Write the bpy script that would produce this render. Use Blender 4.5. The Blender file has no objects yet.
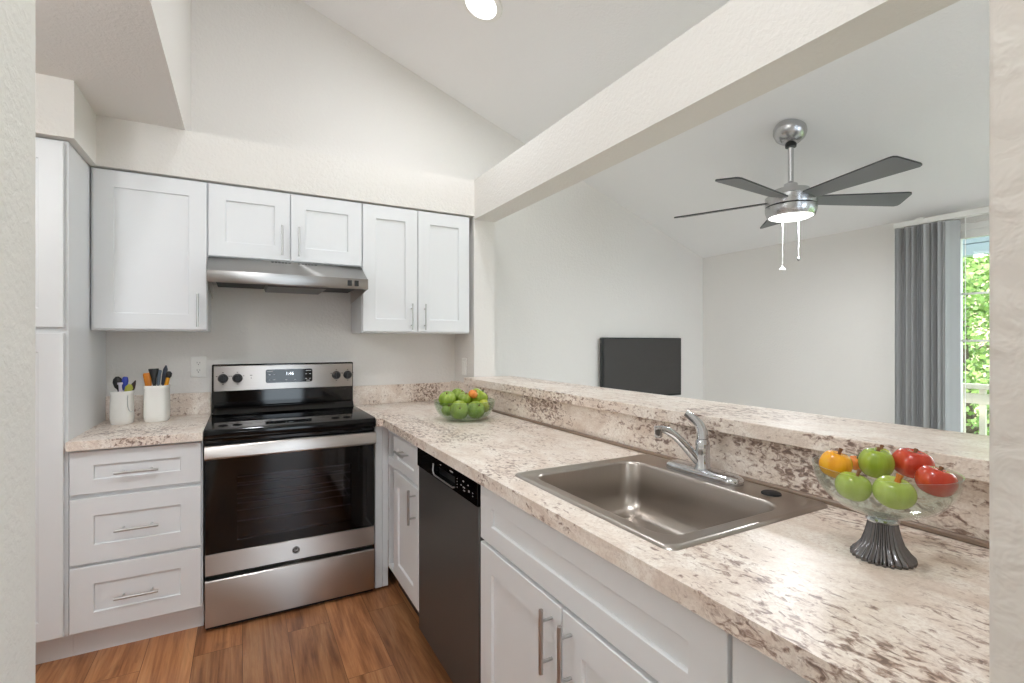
import bpy, bmesh, math, random
from mathutils import Matrix, Vector
PI = math.pi
S = bpy.context.scene
COL = S.collection
rnd = random.Random(7)

# ------------------------------------------------------------------ camera
cam_d = bpy.data.cameras.new('camera')
cam = bpy.data.objects.new('camera', cam_d)
COL.objects.link(cam)
cam.location = (0, 0, 1.315)
cam.rotation_euler = (PI / 2, 0, -math.radians(28.745))
cam_d.sensor_width = 36.0
cam_d.lens = 36.0 * 491.3 / 1024
cam_d.shift_y = 0.8 / 1024
cam_d.clip_start = 0.02
S.camera = cam

# ------------------------------------------------------------------ world, sun, exposure
S.view_settings.view_transform = 'Standard'
S.view_settings.look = 'None'
S.view_settings.gamma = 1.0
S.view_settings.use_curve_mapping = False
S.view_settings.exposure = 0.24
S.cycles.use_denoising = True
S.cycles.max_bounces = 14
S.cycles.diffuse_bounces = 8
S.cycles.glossy_bounces = 6
S.cycles.transparent_max_bounces = 24
S.cycles.sample_clamp_indirect = 6.0

w = bpy.data.worlds.new('world')
S.world = w
w.use_nodes = True
bg = w.node_tree.nodes['Background']
bg.inputs['Color'].default_value = (0.78, 0.90, 1.0, 1)
bg.inputs['Strength'].default_value = 4.4

def sun(name, rot, energy, color, angle):
    l = bpy.data.lights.new(name, 'SUN')
    l.energy = energy; l.color = color; l.angle = math.radians(angle)
    o = bpy.data.objects.new(name, l); COL.objects.link(o); o.rotation_euler = rot
    return o
# high sun from the camera's side, it lights the trees beyond the balcony
sun('sun', (math.radians(10), math.radians(-42), 0), 3.4, (1.0, 0.95, 0.85), 2)

def lamp(name, loc, size, power, color, rot=(0, 0, 0), spread=180):
    l = bpy.data.lights.new(name, 'AREA')
    l.shape = 'DISK'; l.size = size; l.energy = power; l.color = color
    l.spread = math.radians(spread)
    o = bpy.data.objects.new(name, l); COL.objects.link(o)
    o.location = loc; o.rotation_euler = rot
    return o
WARM = (0.92, 0.96, 1.0)
NEUT = (0.92, 0.96, 1.0)
TILT = math.atan(0.359)                       # slope of the vaulted ceiling
def vault(x): return 3.521 - 0.359 * x
# the room's visible downlight, plus an added fill lamp (each has its fixture below)
LAMPS = [  # name, x, y, z or None for the vault, power
    ('downlight_lamp', 1.117, 2.37, None, 7.8, WARM),
    ('downlight_lamp', 0.12, 0.45, None, 19, NEUT),  # unseen lamp added to brighten the sink cabinet fronts
]
for n, x, y, z, p, c in LAMPS:
    if z is None:
        lamp(n, (x - 0.012, y, vault(x) - 0.035), 0.15, p, c, (0, TILT, 0))
    else:
        lamp(n, (x, y, z - 0.03), 0.15, p, c)
lamp('fan_lamp', (2.735, 1.688, 2.005), 0.20, 10.5, NEUT)

# ------------------------------------------------------------------ materials
MATS = {}
def new_mat(name):
    m = bpy.data.materials.new(name); m.use_nodes = True
    nt = m.node_tree
    b = nt.nodes['Principled BSDF']
    MATS[name] = m
    return m, nt, b
def lin(r, g, b):
    f = lambda v: ((v / 255 + 0.055) / 1.055) ** 2.4 if v / 255 > 0.04045 else v / 255 / 12.92
    return (f(r), f(g), f(b), 1)
def N(nt, t, **kw):
    n = nt.nodes.new(t)
    for k, v in kw.items():
        if k in n.inputs: n.inputs[k].default_value = v
        else: setattr(n, k, v)
    return n
def L(nt, a, b): nt.links.new(a, b)
def coords(nt, scale=(1, 1, 1), rot=(0, 0, 0)):
    tc = N(nt, 'ShaderNodeTexCoord'); mp = N(nt, 'ShaderNodeMapping')
    mp.inputs['Scale'].default_value = scale; mp.inputs['Rotation'].default_value = rot
    L(nt, tc.outputs['Object'], mp.inputs['Vector'])
    return mp.outputs['Vector']
def noise(nt, vec, scale, detail=4, rough=0.5, dist=0.0):
    n = N(nt, 'ShaderNodeTexNoise')
    n.inputs['Scale'].default_value = scale; n.inputs['Detail'].default_value = detail
    n.inputs['Roughness'].default_value = rough; n.inputs['Distortion'].default_value = dist
    L(nt, vec, n.inputs['Vector'])
    return n.outputs['Fac']
def ramp(nt, fac, stops):
    r = N(nt, 'ShaderNodeValToRGB')
    e = r.color_ramp.elements
    while len(e) < len(stops): e.new(0.5)
    for el, (p, c) in zip(e, stops):
        el.position = p; el.color = c if len(c) == 4 else (*c, 1)
    L(nt, fac, r.inputs['Fac'])
    return r.outputs['Color']
def mix(nt, fac, a, b, blend='MIX'):
    m = N(nt, 'ShaderNodeMix', data_type='RGBA', blend_type=blend)
    for sock, v in ((m.inputs[0], fac), (m.inputs[6], a), (m.inputs[7], b)):
        if isinstance(v, (int, float)): sock.default_value = v
        elif isinstance(v, tuple): sock.default_value = v
        else: L(nt, v, sock)
    return m.outputs[2]
def math_n(nt, op, a, b):
    m = N(nt, 'ShaderNodeMath', operation=op)
    for sock, v in ((m.inputs[0], a), (m.inputs[1], b)):
        if isinstance(v, (int, float)): sock.default_value = v
        else: L(nt, v, sock)
    return m.outputs[0]
def bump(nt, b, height, strength, dist):
    n = N(nt, 'ShaderNodeBump')
    n.inputs['Strength'].default_value = strength; n.inputs['Distance'].default_value = dist
    L(nt, height, n.inputs['Height']); L(nt, n.outputs['Normal'], b.inputs['Normal'])
W1 = (1, 1, 1, 1); K0 = (0, 0, 0, 1)

def paint(name, col, rough=0.6, bs=70, bstr=0.0, bd=0.003):
    m, nt, b = new_mat(name)
    b.inputs['Base Color'].default_value = col
    b.inputs['Roughness'].default_value = rough
    if bstr:
        v = coords(nt)
        h = noise(nt, v, bs, 3, 0.55, 0.4)
        h = ramp(nt, h, [(0.35, K0), (0.65, W1)])
        bump(nt, b, h, bstr, bd)
    return m
def plain(name, col, rough=0.5, metal=0.0, spec=0.5, coat=0.0):
    m, nt, b = new_mat(name)
    b.inputs['Base Color'].default_value = col
    b.inputs['Roughness'].default_value = rough
    b.inputs['Metallic'].default_value = metal
    b.inputs['Specular IOR Level'].default_value = spec
    b.inputs['Coat Weight'].default_value = coat
    # a faint procedural variation keeps large areas from looking dead flat
    v = coords(nt)
    f = noise(nt, v, 9, 3)
    c = mix(nt, f, tuple(x * 0.96 for x in col[:3]) + (1,), tuple(min(1, x * 1.04) for x in col[:3]) + (1,))
    L(nt, c, b.inputs['Base Color'])
    return m
def emit(name, col, strength):
    m, nt, b = new_mat(name)
    b.inputs['Base Color'].default_value = col
    b.inputs['Emission Color'].default_value = col
    b.inputs['Emission Strength'].default_value = strength
    return m

M_WALL = paint('wall_paint', lin(229, 226, 222), 0.75, 75, 0.30, 0.003)
M_WALLN = paint('wall_paint_heavy', lin(229, 226, 221), 0.75, 62, 0.32, 0.003)
M_CEIL = paint('ceiling_paint', lin(243, 242, 242), 0.8, 80, 0.25, 0.003)
M_CAB = paint('cabinet_white', lin(231, 233, 235), 0.38)
M_GAP = plain('cabinet_shadow_gap', lin(205, 206, 208), 0.5)
M_WHITE = plain('white_plastic', lin(240, 239, 235), 0.35)
M_CERAMIC = plain('white_ceramic', lin(240, 239, 234), 0.2, coat=0.4)
M_BLACK = plain('black_plastic', lin(18, 18, 19), 0.35)
M_BLACKG = plain('black_gloss', lin(7, 7, 8), 0.06, spec=0.5)
M_COOK = plain('ceramic_glass', lin(7, 7, 8), 0.07, spec=0.3)
M_RACK = plain('rack_wire', lin(205, 205, 205), 0.45, 0.4)
M_COVER = plain('hood_lamp_cover', lin(96, 96, 96), 0.35, 0.5)
M_RING = plain('burner_ring', lin(52, 52, 54), 0.25)
M_DARK = plain('dark_cavity', lin(30, 30, 32), 0.6)
M_CHROME = plain('chrome', (0.62, 0.63, 0.65, 1), 0.07, 1.0)
M_NICKEL = plain('brushed_nickel', (0.55, 0.55, 0.55, 1), 0.28, 1.0)
M_FAN = plain('fan_nickel', (0.52, 0.52, 0.53, 1), 0.26, 1.0)
M_BLADE = plain('fan_blade', lin(118, 119, 121), 0.45)
M_BLADEE = plain('fan_blade_edge', lin(58, 58, 60), 0.5)
M_LABEL = plain('panel_print', lin(190, 190, 192), 0.5)
M_LABELD = plain('panel_print_dark', lin(70, 66, 62), 0.5)
M_LENS = emit('lamp_lens', (1, 0.99, 0.97, 1), 2.2)
FILL_GLOBES = [  # unseen globes added as fill, second one where handle shadows place a lamp: x, y, z, radius, ceiling height, radiance
    (0.02, -1.35, 1.85, 0.14, None, 10.0), (-1.10, 1.30, 2.17, 0.11, 2.37, 35.0)]
M_DIGIT = emit('clock_digits', (0.85, 0.93, 1.0, 1), 1.6)
M_SCREEN = plain('tv_screen', lin(62, 60, 59), 0.22)
M_TVB = plain('tv_bezel', lin(26, 26, 27), 0.3)
M_RAIL = paint('railing_paint', lin(212, 200, 182), 0.5)
M_HEAD = paint('porch_paint', lin(190, 200, 208), 0.6)
M_DECK = paint('deck_boards', lin(150, 140, 130), 0.7)
M_SIDING = paint('house_siding', lin(224, 196, 165), 0.7)
M_ROOF = paint('house_roof', lin(120, 110, 105), 0.8)
M_TRUNK = paint('tree_bark', lin(92, 76, 60), 0.85, 25, 0.5, 0.02)
M_CAULK = plain('edge_trim', lin(140, 120, 104), 0.35)

def steel(name, col, rough, axis='x', bstr=0.35):
    m, nt, b = new_mat(name)
    b.inputs['Metallic'].default_value = 1.0
    sc = {'x': (1.5, 1.5, 700), 'y': (1.5, 1.5, 700), 'p': (700, 2, 2), 'z': (700, 700, 1.5)}[axis]
    v = coords(nt, sc)
    g = noise(nt, v, 1.0, 3, 0.6)
    c = mix(nt, g, tuple(x * 0.88 for x in col[:3]) + (1,), col)
    L(nt, c, b.inputs['Base Color'])
    b.inputs['Roughness'].default_value = rough
    if axis == 'x':
        tg = N(nt, 'ShaderNodeTangent', direction_type='RADIAL', axis='Z')
        L(nt, tg.outputs[0], b.inputs['Tangent'])
        b.inputs['Anisotropic'].default_value = 1.0; b.inputs['Anisotropic Rotation'].default_value = 0.25
    else: bump(nt, b, g, bstr, 0.0006)
    return m
M_STEEL = steel('stainless_steel', (0.58, 0.545, 0.515, 1), 0.32)
M_HOOD = steel('hood_steel', (0.40, 0.39, 0.375, 1), 0.30)
M_SINK = steel('sink_steel', (0.50, 0.455, 0.415, 1), 0.30, 'p', 0.06)
M_DWS = steel('dark_stainless', (0.115, 0.112, 0.11, 1), 0.42, 'z', 0.05)
MATS['dark_stainless'].node_tree.nodes['Principled BSDF'].inputs['Metallic'].default_value = 0.55

def laminate():
    m, nt, b = new_mat('granite_laminate')
    v = coords(nt)
    vs = coords(nt, (1.0, 0.55, 1.0), (0, 0, math.radians(24)))
    big = noise(nt, vs, 3.2, 5, 0.6, 0.8)
    tone = noise(nt, vs, 11, 6, 0.6, 1.0)
    spots = noise(nt, vs, 78, 7, 0.60, 0.7)
    fine = noise(nt, v, 150, 5, 0.65)
    base = ramp(nt, tone, [(0.30, lin(216, 198, 183)), (0.48, lin(236, 223, 211)), (0.66, lin(248, 241, 233))])
    base = mix(nt, ramp(nt, fine, [(0.40, W1), (0.56, K0)]), base, lin(206, 187, 172))
    base = mix(nt, 0.55, base, ramp(nt, tone, [(0.3, lin(222, 205, 191)), (0.6, lin(248, 240, 231))]))
    # brown flecks gather in drifts
    drift = ramp(nt, big, [(0.36, K0), (0.66, W1)])
    s2 = math_n(nt, 'ADD', spots, math_n(nt, 'MULTIPLY', drift, 0.22))
    mask = ramp(nt, s2, [(0.650, K0), (0.735, W1)])
    c = mix(nt, math_n(nt, 'MULTIPLY', mask, 0.70), base, lin(146, 112, 94))
    mask2 = ramp(nt, s2, [(0.735, K0), (0.80, W1)])
    c = mix(nt, math_n(nt, 'MULTIPLY', mask2, 0.62), c, lin(78, 60, 54))
    vein = noise(nt, vs, 6.5, 7, 0.7, 1.6)
    vm = ramp(nt, math_n(nt, 'ABSOLUTE', math_n(nt, 'SUBTRACT', vein, 0.5), 0.0), [(0.0, W1), (0.012, K0)])
    c = mix(nt, math_n(nt, 'MULTIPLY', vm, 0.30), c, lin(150, 122, 104))
    L(nt, c, b.inputs['Base Color'])
    b.inputs['Roughness'].default_value = 0.33
    b.inputs['Specular IOR Level'].default_value = 0.36
    return m
M_LAM = laminate()

def wood_floor():
    m, nt, b = new_mat('wood_plank_floor')
    tc = N(nt, 'ShaderNodeTexCoord')
    sep = N(nt, 'ShaderNodeSeparateXYZ'); L(nt, tc.outputs['Object'], sep.inputs[0])
    cmb = N(nt, 'ShaderNodeCombineXYZ')
    L(nt, sep.outputs['Y'], cmb.inputs['X']); L(nt, sep.outputs['X'], cmb.inputs['Y'])
    br = N(nt, 'ShaderNodeTexBrick')
    br.offset = 0.37; br.offset_frequency = 2; br.squash = 1.0
    br.inputs['Scale'].default_value = 1.0
    br.inputs['Brick Width'].default_value = 1.22
    br.inputs['Row Height'].default_value = 0.18
    br.inputs['Mortar Size'].default_value = 0.0012
    br.inputs['Mortar Smooth'].default_value = 0.2
    br.inputs['Bias'].default_value = 0.0
    br.inputs['Color1'].default_value = K0; br.inputs['Color2'].default_value = W1
    br.inputs['Mortar'].default_value = (0.5, 0.5, 0.5, 1)
    L(nt, cmb.outputs[0], br.inputs['Vector'])
    # shift the grain from plank to plank
    off = N(nt, 'ShaderNodeVectorMath', operation='SCALE'); off.inputs['Scale'].default_value = 9.0
    L(nt, br.outputs['Color'], off.inputs[0])
    add = N(nt, 'ShaderNodeVectorMath', operation='ADD')
    L(nt, tc.outputs['Object'], add.inputs[0]); L(nt, off.outputs[0], add.inputs[1])
    mp = N(nt, 'ShaderNodeMapping'); mp.inputs['Scale'].default_value = (9.0, 0.75, 1)
    L(nt, add.outputs[0], mp.inputs['Vector'])
    g1 = noise(nt, mp.outputs['Vector'], 1.0, 6, 0.62, 2.2)
    mp2 = N(nt, 'ShaderNodeMapping'); mp2.inputs['Scale'].default_value = (90.0, 3.0, 1)
    L(nt, add.outputs[0], mp2.inputs['Vector'])
    g2 = noise(nt, mp2.outputs['Vector'], 1.0, 5, 0.6, 0.5)
    c = ramp(nt, g1, [(0.24, lin(84, 48, 30)), (0.40, lin(146, 92, 58)), (0.54, lin(184, 126, 84)), (0.72, lin(212, 162, 116))])
    c = mix(nt, 0.38, c, ramp(nt, g2, [(0.3, lin(92, 54, 34)), (0.65, lin(190, 134, 92))]))
    kn = N(nt, 'ShaderNodeMapping'); kn.inputs['Scale'].default_value = (5.0, 1.6, 1)
    L(nt, add.outputs[0], kn.inputs['Vector'])
    kf = ramp(nt, noise(nt, kn.outputs['Vector'], 1.0, 5, 0.6, 1.5), [(0.60, K0), (0.76, W1)])
    c = mix(nt, math_n(nt, 'MULTIPLY', kf, 0.55), c, lin(78, 46, 32))
    tone = ramp(nt, br.outputs['Color'], [(0.0, (0.72, 0.72, 0.72, 1)), (1.0, (1.1, 1.08, 1.04, 1))])
    c = mix(nt, 1.0, c, tone, 'MULTIPLY')
    c = mix(nt, math_n(nt, 'MULTIPLY', br.outputs['Fac'], 0.7), c, lin(62, 38, 24))
    L(nt, c, b.inputs['Base Color'])
    b.inputs['Roughness'].default_value = 0.30; b.inputs['Specular IOR Level'].default_value = 0.35
    bump(nt, b, g2, 0.06, 0.002)
    return m
M_FLOOR = wood_floor()

def clear_glass(name, tint, rough=0.0, ior=1.45, boost=1.0):
    m = bpy.data.materials.new(name); m.use_nodes = True; MATS[name] = m
    nt = m.node_tree
    for n in list(nt.nodes): nt.nodes.remove(n)
    out = N(nt, 'ShaderNodeOutputMaterial')
    t = N(nt, 'ShaderNodeBsdfTransparent'); t.inputs['Color'].default_value = tint
    g = N(nt, 'ShaderNodeBsdfGlossy'); g.inputs['Roughness'].default_value = rough
    g.inputs['Color'].default_value = (1, 1, 1, 1)
    ge = N(nt, 'ShaderNodeNewGeometry'); dt = N(nt, 'ShaderNodeVectorMath', operation='DOT_PRODUCT')
    L(nt, ge.outputs['Incoming'], dt.inputs[0]); L(nt, ge.outputs['Normal'], dt.inputs[1])
    k = math_n(nt, 'SUBTRACT', 1.0, math_n(nt, 'ABSOLUTE', dt.outputs['Value'], 0.0))
    f0 = ((ior - 1) / (ior + 1)) ** 2
    f = math_n(nt, 'ADD', math_n(nt, 'MULTIPLY', math_n(nt, 'POWER', k, 5.0), (1 - f0) * boost), f0)
    mx = N(nt, 'ShaderNodeMixShader')
    L(nt, f, mx.inputs[0]); L(nt, t.outputs[0], mx.inputs[1]); L(nt, g.outputs[0], mx.inputs[2])
    L(nt, mx.outputs[0], out.inputs[0])
    return m
M_PANE = clear_glass('window_glass', (0.96, 0.98, 0.97, 1))
M_BOWL = clear_glass('clear_bowl_glass', (0.90, 0.925, 0.90, 1), 0.02, 1.5)
M_BOWL2 = clear_glass('green_tint_bowl_glass', (0.80, 0.86, 0.79, 1), 0.02, 1.55)
M_OVEN = clear_glass('oven_window_glass', (0.42, 0.41, 0.47, 1), 0.05, 1.55)

def blind_fabric():
    m, nt, b = new_mat('blind_vane')
    v = coords(nt, (60, 60, 0.02))
    f = noise(nt, v, 1.0, 4)
    c = ramp(nt, f, [(0.3, lin(206, 206, 206)), (0.7, lin(216, 216, 216))])
    oi = N(nt, 'ShaderNodeObjectInfo')
    c = mix(nt, 1.0, c, ramp(nt, oi.outputs['Random'], [(0.0, (0.42, 0.42, 0.43, 1)), (0.55, (0.66, 0.66, 0.66, 1)), (1.0, (1, 1, 1, 1))]), 'MULTIPLY')  # per-vane tone paints in the light and shade stripes of the stack
    L(nt, c, b.inputs['Base Color']); b.inputs['Roughness'].default_value = 0.55
    return m
M_VANE = blind_fabric()

def leaf():
    m, nt, b = new_mat('leaf_green')
    oi = N(nt, 'ShaderNodeNewGeometry')
    c = ramp(nt, oi.outputs['Random Per Island'], [(0.0, lin(82, 112, 42)), (0.5, lin(132, 162, 76)), (1.0, lin(186, 206, 128))])
    L(nt, c, b.inputs['Base Color']); b.inputs['Roughness'].default_value = 0.5
    b.inputs['Transmission Weight'].default_value = 0.0
    return m
M_LEAF = leaf()

def fruit_mat(name, c1, c2, c3, streak=5.0):
    m, nt, b = new_mat(name)
    v = coords(nt, (1, 1, 0.35))
    f = noise(nt, v, 28, 4, 0.55, 0.6)
    c = ramp(nt, f, [(0.30, c1), (0.52, c2), (0.75, c3)])
    L(nt, c, b.inputs['Base Color'])
    b.inputs['Roughness'].default_value = 0.22
    b.inputs['Coat Weight'].default_value = 0.25
    return m
M_YEL = fruit_mat('yellow_skin', lin(220, 138, 16), lin(240, 168, 26), lin(246, 190, 50))
M_GRN = fruit_mat('green_skin', lin(150, 170, 52), lin(168, 188, 72), lin(188, 204, 100))
M_GRN2 = fruit_mat('bright_green_skin', lin(124, 150, 38), lin(150, 172, 54), lin(174, 192, 82))
M_LIME = fruit_mat('lime_skin', lin(108, 138, 34), lin(140, 166, 56), lin(182, 200, 100))
M_RED = fruit_mat('red_skin', lin(168, 42, 24), lin(194, 62, 38), lin(210, 92, 56))
M_ORG = fruit_mat('orange_skin', lin(216, 110, 30), lin(232, 140, 60), lin(240, 170, 100))
M_YGR = fruit_mat('yellow_green_skin', lin(150, 160, 40), lin(186, 190, 70), lin(204, 204, 100))
M_STEM = plain('stem_brown', lin(118, 76, 36), 0.6)
M_STEMO = plain('stem_orange', lin(206, 122, 44), 0.5)
M_STEMG = plain('stem_green', lin(70, 100, 36), 0.5)
M_U_OR = plain('amber_plastic', lin(206, 124, 24), 0.3)
M_U_YE = plain('yellow_plastic', lin(228, 158, 26), 0.35)
M_U_BL = plain('blue_plastic', lin(52, 70, 168), 0.35)
M_U_LB = plain('pale_blue_plastic', lin(170, 184, 226), 0.4)
M_U_LV = plain('lavender_plastic', lin(206, 200, 214), 0.4)
M_U_NV = plain('navy_plastic', lin(38, 44, 62), 0.35)
M_U_GR = plain('slate_plastic', lin(108, 122, 138), 0.4)
M_U_OL = plain('olive_plastic', lin(164, 164, 62), 0.5)
M_U_DB = plain('dark_wood', lin(54, 32, 30), 0.5)

# ------------------------------------------------------------------ mesh helpers
ORG = {}
class MB:
    def __init__(self, xf=None):
        self.bm = bmesh.new(); self.xf = xf or Matrix.Identity(4); self.mi = 0
    def v(self, p): return self.bm.verts.new(self.xf @ Vector(p))
    def f(self, vs):
        try:
            fc = self.bm.faces.new(vs); fc.material_index = self.mi; return fc
        except ValueError: return None
    def loops(self, loops, cap0=True, cap1=True, closed=False):
        R = [[self.v(p) for p in lp] for lp in loops]
        n = len(R[0])
        pairs = list(zip(R, R[1:])) + ([(R[-1], R[0])] if closed else [])
        for a, b in pairs:
            for i in range(n):
                j = (i + 1) % n
                self.f([a[i], a[j], b[j], b[i]])
        if not closed:
            if cap0: self.f(R[0][::-1])
            if cap1: self.f(R[-1])
        return self
    def box(self, x0, x1, y0, y1, z0, z1, bev=0.0):
        e = bev
        def ring(z, i): return [(x0 + i, y0 + i, z), (x1 - i, y0 + i, z), (x1 - i, y1 - i, z), (x0 + i, y1 - i, z)]
        if not e: return self.loops([ring(z0, 0), ring(z1, 0)])
        def oct_(z, i):
            return [(x0 + i, y0 + e, z), (x0 + e, y0 + i, z), (x1 - e, y0 + i, z), (x1 - i, y0 + e, z),
                    (x1 - i, y1 - e, z), (x1 - e, y1 - i, z), (x0 + e, y1 - i, z), (x0 + i, y1 - e, z)]
        return self.loops([oct_(z0, e), oct_(z0 + e, 0), oct_(z1 - e, 0), oct_(z1, e)])
    def tube(self, pts, r, n=12, closed=False, flat=None):
        P = [Vector(p) for p in pts]
        m = len(P)
        rs = r if isinstance(r, (list, tuple)) else [r] * m
        t0 = (P[1] - P[0]).normalized()
        up = Vector((0, 0, 1)) if abs(t0.z) < 0.9 else Vector((1, 0, 0))
        nrm = (up - t0 * up.dot(t0)).normalized()
        out = []
        for i in range(m):
            if closed: t = (P[(i + 1) % m] - P[i - 1]).normalized()
            else: t = (P[min(i + 1, m - 1)] - P[max(i - 1, 0)]).normalized()
            nrm = (nrm - t * nrm.dot(t)).normalized()
            bi = t.cross(nrm)
            ra, rb = rs[i] if isinstance(rs[i], (list, tuple)) else (rs[i], rs[i])
            out.append([tuple(P[i] + nrm * math.cos(a) * ra + bi * math.sin(a) * rb)
                        for a in [2 * PI * k / n for k in range(n)]])
        return self.loops(out, closed=closed)
    def lathe(self, prof, c=(0, 0, 0), n=32, mod=None, cap0=True, cap1=True, tilt=None):
        out = []
        T = tilt or Matrix.Identity(3)
        for r, z in prof:
            lp = []
            for k in range(n):
                a = 2 * PI * k / n
                rr = max(r, 1e-4) * (mod(a, r, z) if mod else 1)
                lp.append(tuple(Vector(c) + T @ Vector((rr * math.cos(a), rr * math.sin(a), z))))
            out.append(lp)
        return self.loops(out, cap0, cap1)
    def prism(self, poly, a, b, axis):
        mk = {'x': lambda p, t: (t, p[0], p[1]), 'y': lambda p, t: (p[0], t, p[1]), 'z': lambda p, t: (p[0], p[1], t)}[axis]
        return self.loops([[mk(p, a) for p in poly], [mk(p, b) for p in poly]])
    def slab(self, xs, ys, keep, z0, z1):
        """flat slab made of grid cells (keep(i, j) says which), one clean outline, no inner walls"""
        V = {}
        def g(i, j, z):
            k = (i, j, z)
            if k not in V: V[k] = self.v((xs[i], ys[j], z))
            return V[k]
        nx, ny = len(xs) - 1, len(ys) - 1
        K = lambda i, j: 0 <= i < nx and 0 <= j < ny and keep(i, j)
        for i in range(nx):
            for j in range(ny):
                if not K(i, j): continue
                self.f([g(i, j, z1), g(i + 1, j, z1), g(i + 1, j + 1, z1), g(i, j + 1, z1)])
                self.f([g(i, j, z0), g(i, j + 1, z0), g(i + 1, j + 1, z0), g(i + 1, j, z0)])
                for (di, dj, a, b) in ((-1, 0, (i, j), (i, j + 1)), (1, 0, (i + 1, j), (i + 1, j + 1)),
                                       (0, -1, (i, j), (i + 1, j)), (0, 1, (i, j + 1), (i + 1, j + 1))):
                    if not K(i + di, j + dj):
                        self.f([g(*a, z0), g(*b, z0), g(*b, z1), g(*a, z1)])
        return self
    def shaker(self, u0, u1, y0, y1, z0, z1, su=0.075, sv=0.075, rec=0.009):
        """framed panel facing -y"""
        def ring(y, iu, iv):
            return [(u0 + iu, y, z0 + iv), (u1 - iu, y, z0 + iv), (u1 - iu, y, z1 - iv), (u0 + iu, y, z1 - iv)]
        e = 0.0018
        return self.loops([ring(y1, 0, 0), ring(y0 + e, 0, 0), ring(y0, e, e), ring(y0, su, sv),
                           ring(y0 + 0.0015, su + 0.0015, sv + 0.0015), ring(y0 + rec, su + 0.0025, sv + 0.0025)])
    def build(self, name, mat, parent=None, smooth=True, angle=38, org=None):
        o_ = Vector(org) if org else (ORG[parent.name] if parent else Vector((0, 0, 0)))
        bm = self.bm
        bmesh.ops.recalc_face_normals(bm, faces=bm.faces[:])
        me = bpy.data.meshes.new(name)
        bm.to_mesh(me); bm.free()
        me.transform(Matrix.Translation(-o_))
        for mm in (mat if isinstance(mat, (list, tuple)) else [mat]): me.materials.append(mm)
        if smooth:
            for p in me.polygons: p.use_smooth = True
            me.set_sharp_from_angle(angle=math.radians(angle))
        o = bpy.data.objects.new(name, me)
        COL.objects.link(o)
        if parent: o.parent = parent
        else: o.location = o_
        ORG[o.name] = o_
        return o
def tag(o, label, cat, group=None, kind=None):
    o['label'] = label; o['category'] = cat
    if group: o['group'] = group
    if kind: o['kind'] = kind
    return o
def thing(name, label, cat, loc=(0, 0, 0), group=None, kind=None):
    o = bpy.data.objects.new(name, None); COL.objects.link(o)
    o.location = loc; o.empty_display_size = 0.1
    ORG[o.name] = Vector(loc)
    return tag(o, label, cat, group, kind)
def struct(name, mb, mat, label, cat, parent=None, smooth=False):
    o = mb.build(name, mat, parent, smooth)
    return tag(o, label, cat, None, 'structure')
def text_into(mb, s, size, mat4):
    """letters as thin solid mesh, added to mb in the plane of mat4"""
    cu = bpy.data.curves.new('txt', 'FONT'); cu.body = s; cu.size = size
    cu.align_x = 'CENTER'; cu.align_y = 'CENTER'; cu.resolution_u = 3
    o = bpy.data.objects.new('txt', cu); COL.objects.link(o)
    dg = bpy.context.evaluated_depsgraph_get()
    me = o.evaluated_get(dg).to_mesh()
    vs = [mb.bm.verts.new(mat4 @ v.co) for v in me.vertices]
    for p in me.polygons:
        try: mb.bm.faces.new([vs[i] for i in p.vertices])
        except ValueError: pass
    o.evaluated_get(dg).to_mesh_clear()
    bpy.data.objects.remove(o); bpy.data.curves.remove(cu)
def arc(c, r, a0, a1, n):
    return [(c[0] + r * math.cos(a0 + (a1 - a0) * k / n), c[1] + r * math.sin(a0 + (a1 - a0) * k / n)) for k in range(n + 1)]
def rrect(x0, x1, y0, y1, r, n=6):
    p = []
    p += arc((x1 - r, y1 - r), r, 0, PI / 2, n); p += arc((x0 + r, y1 - r), r, PI / 2, PI, n)
    p += arc((x0 + r, y0 + r), r, PI, 1.5 * PI, n); p += arc((x1 - r, y0 + r), r, 1.5 * PI, 2 * PI, n)
    return p
FACE_W = lambda X, Y: Matrix(((0, 1, 0, X), (-1, 0, 0, Y), (0, 0, 1, 0), (0, 0, 0, 1)))   # local front (-y) turned to face -x

# ------------------------------------------------------------------ room shell
YB = 3.26          # back wall
XW = 1.325         # kitchen side of the pass-through wall
XO = 1.475         # its living-room side
XR = 3.884         # window wall
ZL = 2.37          # flat low ceiling, soffit top, beam top
struct('added_carpet', MB().box(1.485, XR, -3.2, YB, 0.0, 0.012), paint('bounce_carpet', lin(214, 209, 201), 0.95, 300, 0.3, 0.003),  # unseen pale layer added to bounce light up to the ceiling
       'unseen light beige carpet beyond the half wall', 'added_carpet')
struct('floor', MB().box(-1.95, XR + 0.12, -3.2, YB + 0.12, -0.12, 0.0), M_FLOOR,
       'brown wood plank floor running toward the range', 'floor')
mb = MB(); mb.prism([(-1.95, 0), (XR + 0.12, 0), (XR + 0.12, vault(XR + 0.12)), (-0.37, vault(-0.37)), (-1.95, vault(-0.37))], YB, YB + 0.12, 'y')
struct('wall_back', mb, M_WALL, 'cream painted wall behind the range and the television', 'wall')
# window wall with the patio door opening
DY0, DY1, DZ = -0.47, 1.425, 2.045
mb = MB(); mb.slab([0, 1], [0, 1], lambda i, j: False, 0, 1)
def wall_yz(mb, x0, x1, ys, zs, keep):
    m = MB(Matrix(((0, 0, 1, 0), (1, 0, 0, 0), (0, 1, 0, 0), (0, 0, 0, 1))))
    m.slab(ys, zs, keep, x0, x1)
    return m
mb = wall_yz(None, XR, XR + 0.12, [-3.2, DY0, DY1, YB], [0, DZ, vault(XR) + 0.0], lambda i, j: not (i == 1 and j == 0))
struct('wall_right', mb, M_WALL, 'cream living room wall holding the patio door', 'wall')
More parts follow.
